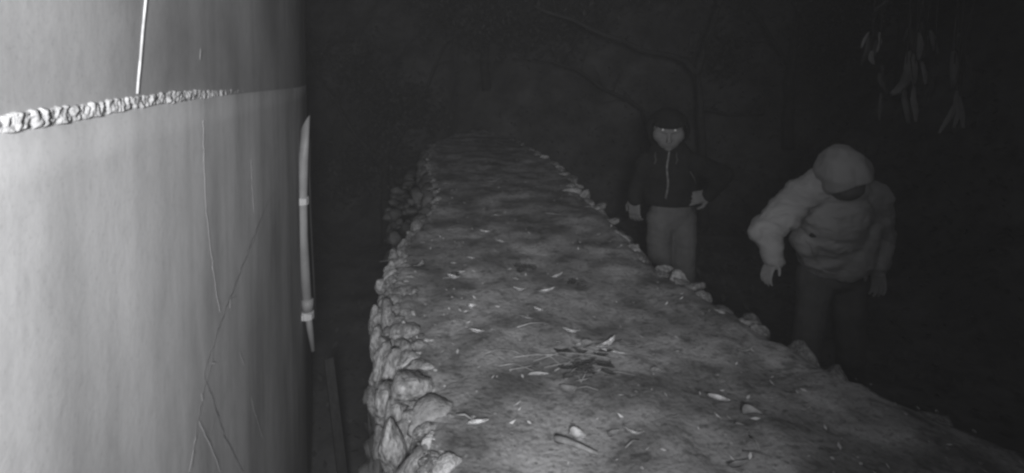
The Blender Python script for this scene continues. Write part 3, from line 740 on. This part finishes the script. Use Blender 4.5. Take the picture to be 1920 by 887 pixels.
strip('fold_highlight', [(1294, 322), (1301, 333), (1305, 345)], .005, M['cord'], p1, jk_t)  # lighter strip laid on as the highlight along a sleeve fold

# ---- person bending at the right in a pale hooded jacket
Y = 2.9
p2 = tag(empty('person', (at(1560, 400, 2.95).x, 2.95, 0)), 'person in pale hooded jacket bending forward, head down, one arm reaching towards the wall', 'person')
b1 = at
nk = b1(1582, 352, 2.78); hc = b1(1582, 330, 2.68); ch = b1(1566, 402, 2.84); wa = b1(1562, 470, 2.98); pv = b1(1560, 505, 3.02)
S1, E1, W1 = b1(1503, 366, 2.80), b1(1438, 434, 2.74), b1(1450, 484, 2.62)
S2, E2, W2 = b1(1640, 372, 2.88), b1(1652, 445, 2.96), b1(1645, 500, 2.86)
H1, K1, A1 = b1(1530, 518, 3.02), b1(1512, 668, 2.9), b1(1520, 806, 3.0)
H2, K2, A2 = b1(1590, 518, 3.04), b1(1594, 668, 3.0), b1(1606, 800, 3.25)
f2 = Vector((.30, -.62, -.80)); u2 = Vector((-.12, -.62, .72))
bm = bmesh.new(); q2, rot2 = head(bm, hc, f2, u2, .93)
add_cap(bm, hc + Vector((0, .06, -.02)), nk, .055, .06); add_cap(bm, nk, ch, .07, .13, .7, (0, 1, 0)); add_cap(bm, ch, wa, .13, .12, .7, (0, 1, 0)); add_cap(bm, wa, pv, .12, .13, .7, (0, 1, 0))
for (s, e, w) in ((S1, E1, W1), (S2, E2, W2)): add_cap(bm, ch, s, .07, .055); add_cap(bm, s, e, .045, .036); add_cap(bm, e, w, .036, .026)
for (h, k, a) in ((H1, K1, A1), (H2, K2, A2)): add_cap(bm, pv, h, .1, .075); add_cap(bm, h, k, .07, .05); add_cap(bm, k, a, .05, .036); add_cap(bm, a, a + Vector((-.02, -.12, -.05)), .035, .026)
hand(bm, W1, (-.42, -.25, -.6), (.75, .3, -.5), .86, .5, 1, .05)
hand(bm, W2, (0, -.2, -1), (-.6, -.3, 0), 1.0, .5, 1)
put(remesh('body', bm, M['skin'], None, .005, 2), p2)
bm = bmesh.new()
add_cap(bm, nk + Vector((0, .03, -.01)), ch, .09, .185, .74, (0, 1, 0)); add_cap(bm, ch, wa, .19, .19, .78, (0, 1, 0))
add_cap(bm, wa, b1(1580, 484, 2.94), .19, .125, .85, (0, 1, 0)); add_cap(bm, b1(1530, 425, 2.88), b1(1514, 452, 2.88), .085, .082); add_cap(bm, b1(1602, 420, 2.9), b1(1598, 480, 2.9), .13, .11)
for s in (S1, S2): add_cap(bm, nk + Vector((0, .05, -.02)), s, .10, .09)
add_ell(bm, nk + Vector((-.02, .02, -.01)), (.15, .12, .09))
add_cap(bm, hc + Vector((-.045, .08, -.045)), S1 + Vector((.03, .03, .0)), .082, .09); add_cap(bm, hc + Vector((.05, .09, -.06)), S2 + Vector((-.03, 0, .0)), .07, .08)
add_cap(bm, S1, S1.lerp(E1, .35), .092, .084); add_cap(bm, S1.lerp(E1, .42), E1, .082, .074); add_cap(bm, E1, W1, .076, .050)
for t in (.1, .36, .62, .88):
    c = S1.lerp(E1, t); add_ell(bm, c, (.104 - .014 * t, .10 - .01 * t, .06))
add_ell(bm, E1 + Vector((-.01, 0, -.01)), (.078, .075, .07)); add_ell(bm, E1.lerp(W1, .4), (.07, .068, .055))
add_cap(bm, S2, E2, .082, .07); add_cap(bm, E2, W2, .07, .05)
for (e, w) in ((E1, W1), (E2, W2)): add_cap(bm, w + (e - w) * .03, w + (e - w) * .14, .047, .05)
jk2 = remesh('jacket', bm, M['pale_cloth'], None, .007, 3, (.015, 9, 19))
put(jk2, p2)
bm = bmesh.new()
add_cap(bm, wa + Vector((0, 0, -.04)), pv, .13, .15, .78, (0, 1, 0))
for (h, k, a) in ((H1, K1, A1), (H2, K2, A2)): add_cap(bm, pv + (h - pv) * .3, h, .12, .1); add_cap(bm, h, k, .1, .075); add_cap(bm, k, a, .075, .06)
put(remesh('trousers', bm, M['dark_cloth'], None, .008, 3, (.012, 6, 10)), p2)
for a in (A1, A2):
    bm = bmesh.new(); b = Vector((a.x, a.y, .05)); add_cap(bm, b, b + Vector((-.03, -.15, -.012)), .05, .036, 1.0); add_cap(bm, b, a + Vector((0, 0, .02)), .05, .048)
    o = remesh('shoe', bm, M['shoe'], None, .008, 2)
    for v in o.data.vertices: v.co.z = max(v.co.z, .004)
    put(o, p2)
hood('hood', q2(0, -.012, .012), (.110, .128, .128), rot2, (0, 1, -.25), R(54), M['pale_cloth2'], p2, .014, 21, .07)
bm = bmesh.new(); add_ell(bm, q2(0, .035, -.03), (.086, .082, .095), rot2); add_ell(bm, q2(0, -.01, -.09), (.1, .09, .07), rot2)
put(remesh('hood_shade', bm, M['grey_cloth'], None, .007, 3, (.01, 9, 9)), p2)  # added dark fill standing in for the shade under the hood
bpy.context.view_layer.update(); t2 = tree_of(jk2)
strip('hem_seam', [(1484, 472), (1500, 484), (1520, 496), (1545, 508), (1566, 516)], .006, M['pale_cloth'], p2, t2)
c = onto(t2, 1525, 441, .003)
if c is not None:
    bm = bmesh.new(); add_ell(bm, c, (.022, .008, .013), None, 3); put(from_bm('badge', bm, M['hole']), p2)
strip('pocket_seam', [(1512, 452), (1520, 462), (1524, 476)], .004, M['pale_cloth2'], p2, t2)

# ------------------------------------------------------------------ trees
def crown(bm, centres, n, s0, s1, droop=.3):
    for i in range(n):
        c, r = random.choice(centres)
        d = Vector((random.gauss(0, .45), random.gauss(0, .45), random.gauss(0, .4))) * r
        leaf_quad(bm, c + d, random.uniform(s0, s1), .4, droop)
def wiggle(pts, k=5, amp=.05):
    P = []
    for a, b in zip(pts, pts[1:]):
        for i in range(k):
            t = i / k; p = a.lerp(b, t); P.append(p + Vector((noise.noise(p * 2.3), noise.noise(p * 2.3 + Vector((9, 0, 0))), noise.noise(p * 2.3 + Vector((0, 9, 0))))) * amp)
    P.append(pts[-1]); return P
def tree(name, label, base, trunk, limbs, centres, nleaf, r0=.11, s0=.03, s1=.07, seed=1):
    random.seed(seed)
    t = tag(empty(name, tuple(base)), label, 'tree', 'trees on the bank behind the people')
    bm = bmesh.new(); P = wiggle([base] + trunk); add_tube(bm, P, [r0 * (1 - .6 * i / len(P)) for i in range(len(P))], 10, .06)
    put(from_bm('trunk', bm, M['bark']), t)
    for l in limbs:
        P = wiggle(l[0]); bm = bmesh.new(); add_tube(bm, P, [l[1] * (1 - .65 * i / len(P)) for i in range(len(P))], 7, .08)
        for k in range(2, len(P), 2):
            e = P[k] + Vector((random.uniform(-.4, .4), random.uniform(-.3, .2), random.uniform(-.1, .5)))
            add_tube(bm, [P[k], P[k].lerp(e, .5) + Vector((0, 0, .04)), e], [l[1] * .3, l[1] * .2, l[1] * .1], 5)
        put(from_bm('limb', bm, M['bark']), t)
    bm = bmesh.new(); crown(bm, centres, nleaf, s0, s1); put(from_bm('crown', bm, M['foliage'], smooth=False), t)
    return t
T = 6.6
tree('tree', 'tree whose long bare limbs slope down behind the dark hooded person', Vector((at(1325, 200, T).x, T, terrain_h(at(1325, 200, T).x, T) - .05)),
     [at(1318, 300, T), at(1316, 200, T), at(1308, 140, T)],
     [([at(1308, 140, T), at(1285, 116, T), at(1200, 92, T - .1), at(1110, 55, T - .2), at(1000, 10, T - .2)], .045),
      ([at(1316, 205, T), at(1360, 214, T), at(1430, 216, T + .2)], .03), ([at(1308, 140, T), at(1340, 40, T), at(1380, -80, T)], .05)],
     [(at(1000 + 60 * k, -40 - 20 * (k % 3), T), .6) for k in range(8)], 2600, .07, seed=2)
tree('tree', 'slender tree with one thin arching limb behind the far end of the wall', Vector((at(1225, 240, 7.2).x, 7.2, terrain_h(at(1225, 240, 7.2).x, 7.2) - .05)),
     [at(1222, 260, 7.2), at(1205, 205, 7.2)],
     [([at(1205, 205, 7.2), at(1180, 188, 7.2), at(1130, 165, 7.2), at(1078, 128, 7.2), at(1040, 116, 7.2), at(960, 110, 7.2)], .026)],
     [(at(900 + 40 * k, 60 - 20 * (k % 2), 7.6), .5) for k in range(6)], 1800, .05, seed=3)
for i, (px, Yt, hgt, lab) in enumerate([(720, 8.5, 3.6, 'bushy dark tree beyond the house corner'), (910, 9.4, 3.4, 'bushy dark tree above the vanishing end of the wall'),
                               (1480, 7.6, 3.2, 'bushy dark tree behind and between the two people'), (1690, 6.4, 3.0, 'bushy dark tree behind the bending person at far right')]):
    bx = at(px, 200, Yt).x; gz = terrain_h(bx, Yt); b = Vector((bx, Yt, gz - .05)); tp = b + Vector((.1, 0, hgt * .6))
    tree('bushy_tree', lab, b, [b + Vector((0, 0, hgt * .3)), tp], [([b + Vector((0, 0, hgt * .35)), b + Vector((-.6, -.2, hgt * .6)), b + Vector((-1, -.3, hgt * .8))], .04),
         ([b + Vector((0, 0, hgt * .4)), b + Vector((.6, -.2, hgt * .65)), b + Vector((1, -.2, hgt * .9))], .04)],
         [(b + Vector((random.uniform(-1.1, 1.1), random.uniform(-.6, .4), hgt * random.uniform(.35, 1.1))), .55) for k in range(9)], 5200, .09, seed=10 + i)

# overhanging branch with long drooping leaves, upper right
random.seed(5)
YB = 2.7
br = tag(empty('hanging_branch', tuple(at(1960, -200, YB))), 'branch with long drooping dry leaves hanging into the upper right corner', 'branch')
bm = bmesh.new(); add_tube(bm, wiggle([at(2000, -190, YB), at(1850, -90, YB), at(1760, -50, YB), at(1690, -20, YB), at(1640, 20, YB)], 4, .02), [.02 * (1 - .04 * i) for i in range(17)], 7)
add_tube(bm, wiggle([at(1850, -90, YB), at(1815, 60, YB), at(1798, 175, YB)], 4, .02), [.006 * (1 - .08 * i) for i in range(9)], 6)
add_tube(bm, wiggle([at(1740, -40, YB), at(1722, 40, YB), at(1708, 110, YB), at(1716, 165, YB)], 4, .015), [.005 * (1 - .06 * i) for i in range(13)], 6)
put(from_bm('stem', bm, M['bark']), br)
def droop_leaf(pts, w, name='leaf', m='pod', Yd=YB):
    P = [at(x, y, Yd + .02 * i) for i, (x, y) in enumerate(pts)]
    Q = []
    for a, b in zip(P, P[1:]): Q += [a.lerp(b, t / 3) for t in range(3)]
    Q.append(P[-1]); n = len(Q) - 1; bm = bmesh.new(); prev = None
    for i, p in enumerate(Q):
        d = (Q[min(i + 1, n)] - Q[max(i - 1, 0)]).normalized(); s = d.cross(Vector((0, 1, .15))).normalized()
        ww = w * (math.sin(math.pi * (.08 + .87 * i / n)) ** .6) * .5
        cur = [bm.verts.new(p - s * ww + Vector((0, .006, 0))), bm.verts.new(p + Vector((0, -.004, 0))), bm.verts.new(p + s * ww + Vector((0, .006, 0)))]
        if prev: bm.faces.new((prev[0], prev[1], cur[1], cur[0])); bm.faces.new((prev[1], prev[2], cur[2], cur[1]))
        prev = cur
    bmesh.ops.solidify(bm, geom=list(bm.faces), thickness=.003)
    return put(from_bm(name, bm, M[m]), br)
for pts, w in [([(1706, 95), (1704, 135), (1698, 155), (1685, 170), (1670, 178)], .045), ([(1698, 165), (1697, 185), (1703, 215), (1706, 233)], .026),
               ([(1716, 160), (1714, 185), (1719, 210), (1719, 228)], .026), ([(1712, 100), (1716, 130), (1715, 160)], .03), ([(1730, 115), (1736, 140), (1737, 158)], .02),
               ([(1630, 60), (1622, 75), (1616, 90)], .014), ([(1650, 60), (1652, 80), (1645, 98)], .014), ([(1636, 95), (1634, 108), (1640, 120)], .022),
               ([(1796, 170), (1795, 195), (1782, 220), (1762, 250)], .028), ([(1797, 185), (1800, 210), (1790, 240)], .024), ([(1800, 180), (1806, 215), (1808, 240)], .022),
               ([(1790, 95), (1792, 130), (1788, 165)], .04), ([(1722, 60), (1728, 85), (1724, 112)], .03), ([(1746, 55), (1752, 80), (1760, 100)], .025)]:
    droop_leaf(pts, w * 1.25)

for k in range(26):                     # leaves further back in the clump, dimness painted in as darker colour
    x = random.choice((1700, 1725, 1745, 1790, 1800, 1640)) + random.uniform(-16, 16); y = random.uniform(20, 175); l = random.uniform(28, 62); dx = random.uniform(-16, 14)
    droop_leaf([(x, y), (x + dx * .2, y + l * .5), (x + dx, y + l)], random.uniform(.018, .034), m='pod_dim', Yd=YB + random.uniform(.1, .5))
bm = bmesh.new()
for x in (1634, 1650, 1700, 1716, 1735, 1752, 1790, 1800):
    add_tube(bm, [at(x + 14, -70, YB + .02), at(x + 6, 10, YB), at(x, 90 if x < 1660 else 120, YB)], [.004, .003, .002], 5)
put(from_bm('stem', bm, M['bark']), br)
# dark debris under the twig pile
rk = random.Random(4)
for k in range(16):
    x = rk.uniform(1035, 1150); y = rk.uniform(655, 715); a_ = rk.uniform(-12, 12)
    leaf(x - 13, y - a_ * .4, x + 13, y + a_ * .4, .35, 'leaf_dark', 'dark rotten leaf matted under the twig pile on the wall top', group='dark leaves matted under the twig pile')

# ------------------------------------------------------------------ added haze that lifts the blacks everywhere
bm = bmesh.new(); bmesh.ops.create_cube(bm, size=1, matrix=Matrix.Translation((0, 0, 4.5)) @ Matrix.Diagonal((640, 640, 16, 1)))
hm = bpy.data.materials.new('air'); hm.use_nodes = True; nt = hm.node_tree; nt.nodes.remove(nt.nodes['Principled BSDF'])
pv_ = nt.nodes.new('ShaderNodeVolumePrincipled'); pv_.inputs['Density'].default_value = 0.0042; pv_.inputs['Color'].default_value = (.95, .95, .97, 1)
nt.links.new(pv_.outputs[0], nt.nodes['Material Output'].inputs['Volume'])
hz = from_bm('haze', bm, hm, smooth=False); tag(hz, 'thin added haze lifting the blacks over the whole place', 'haze', kind='stuff')
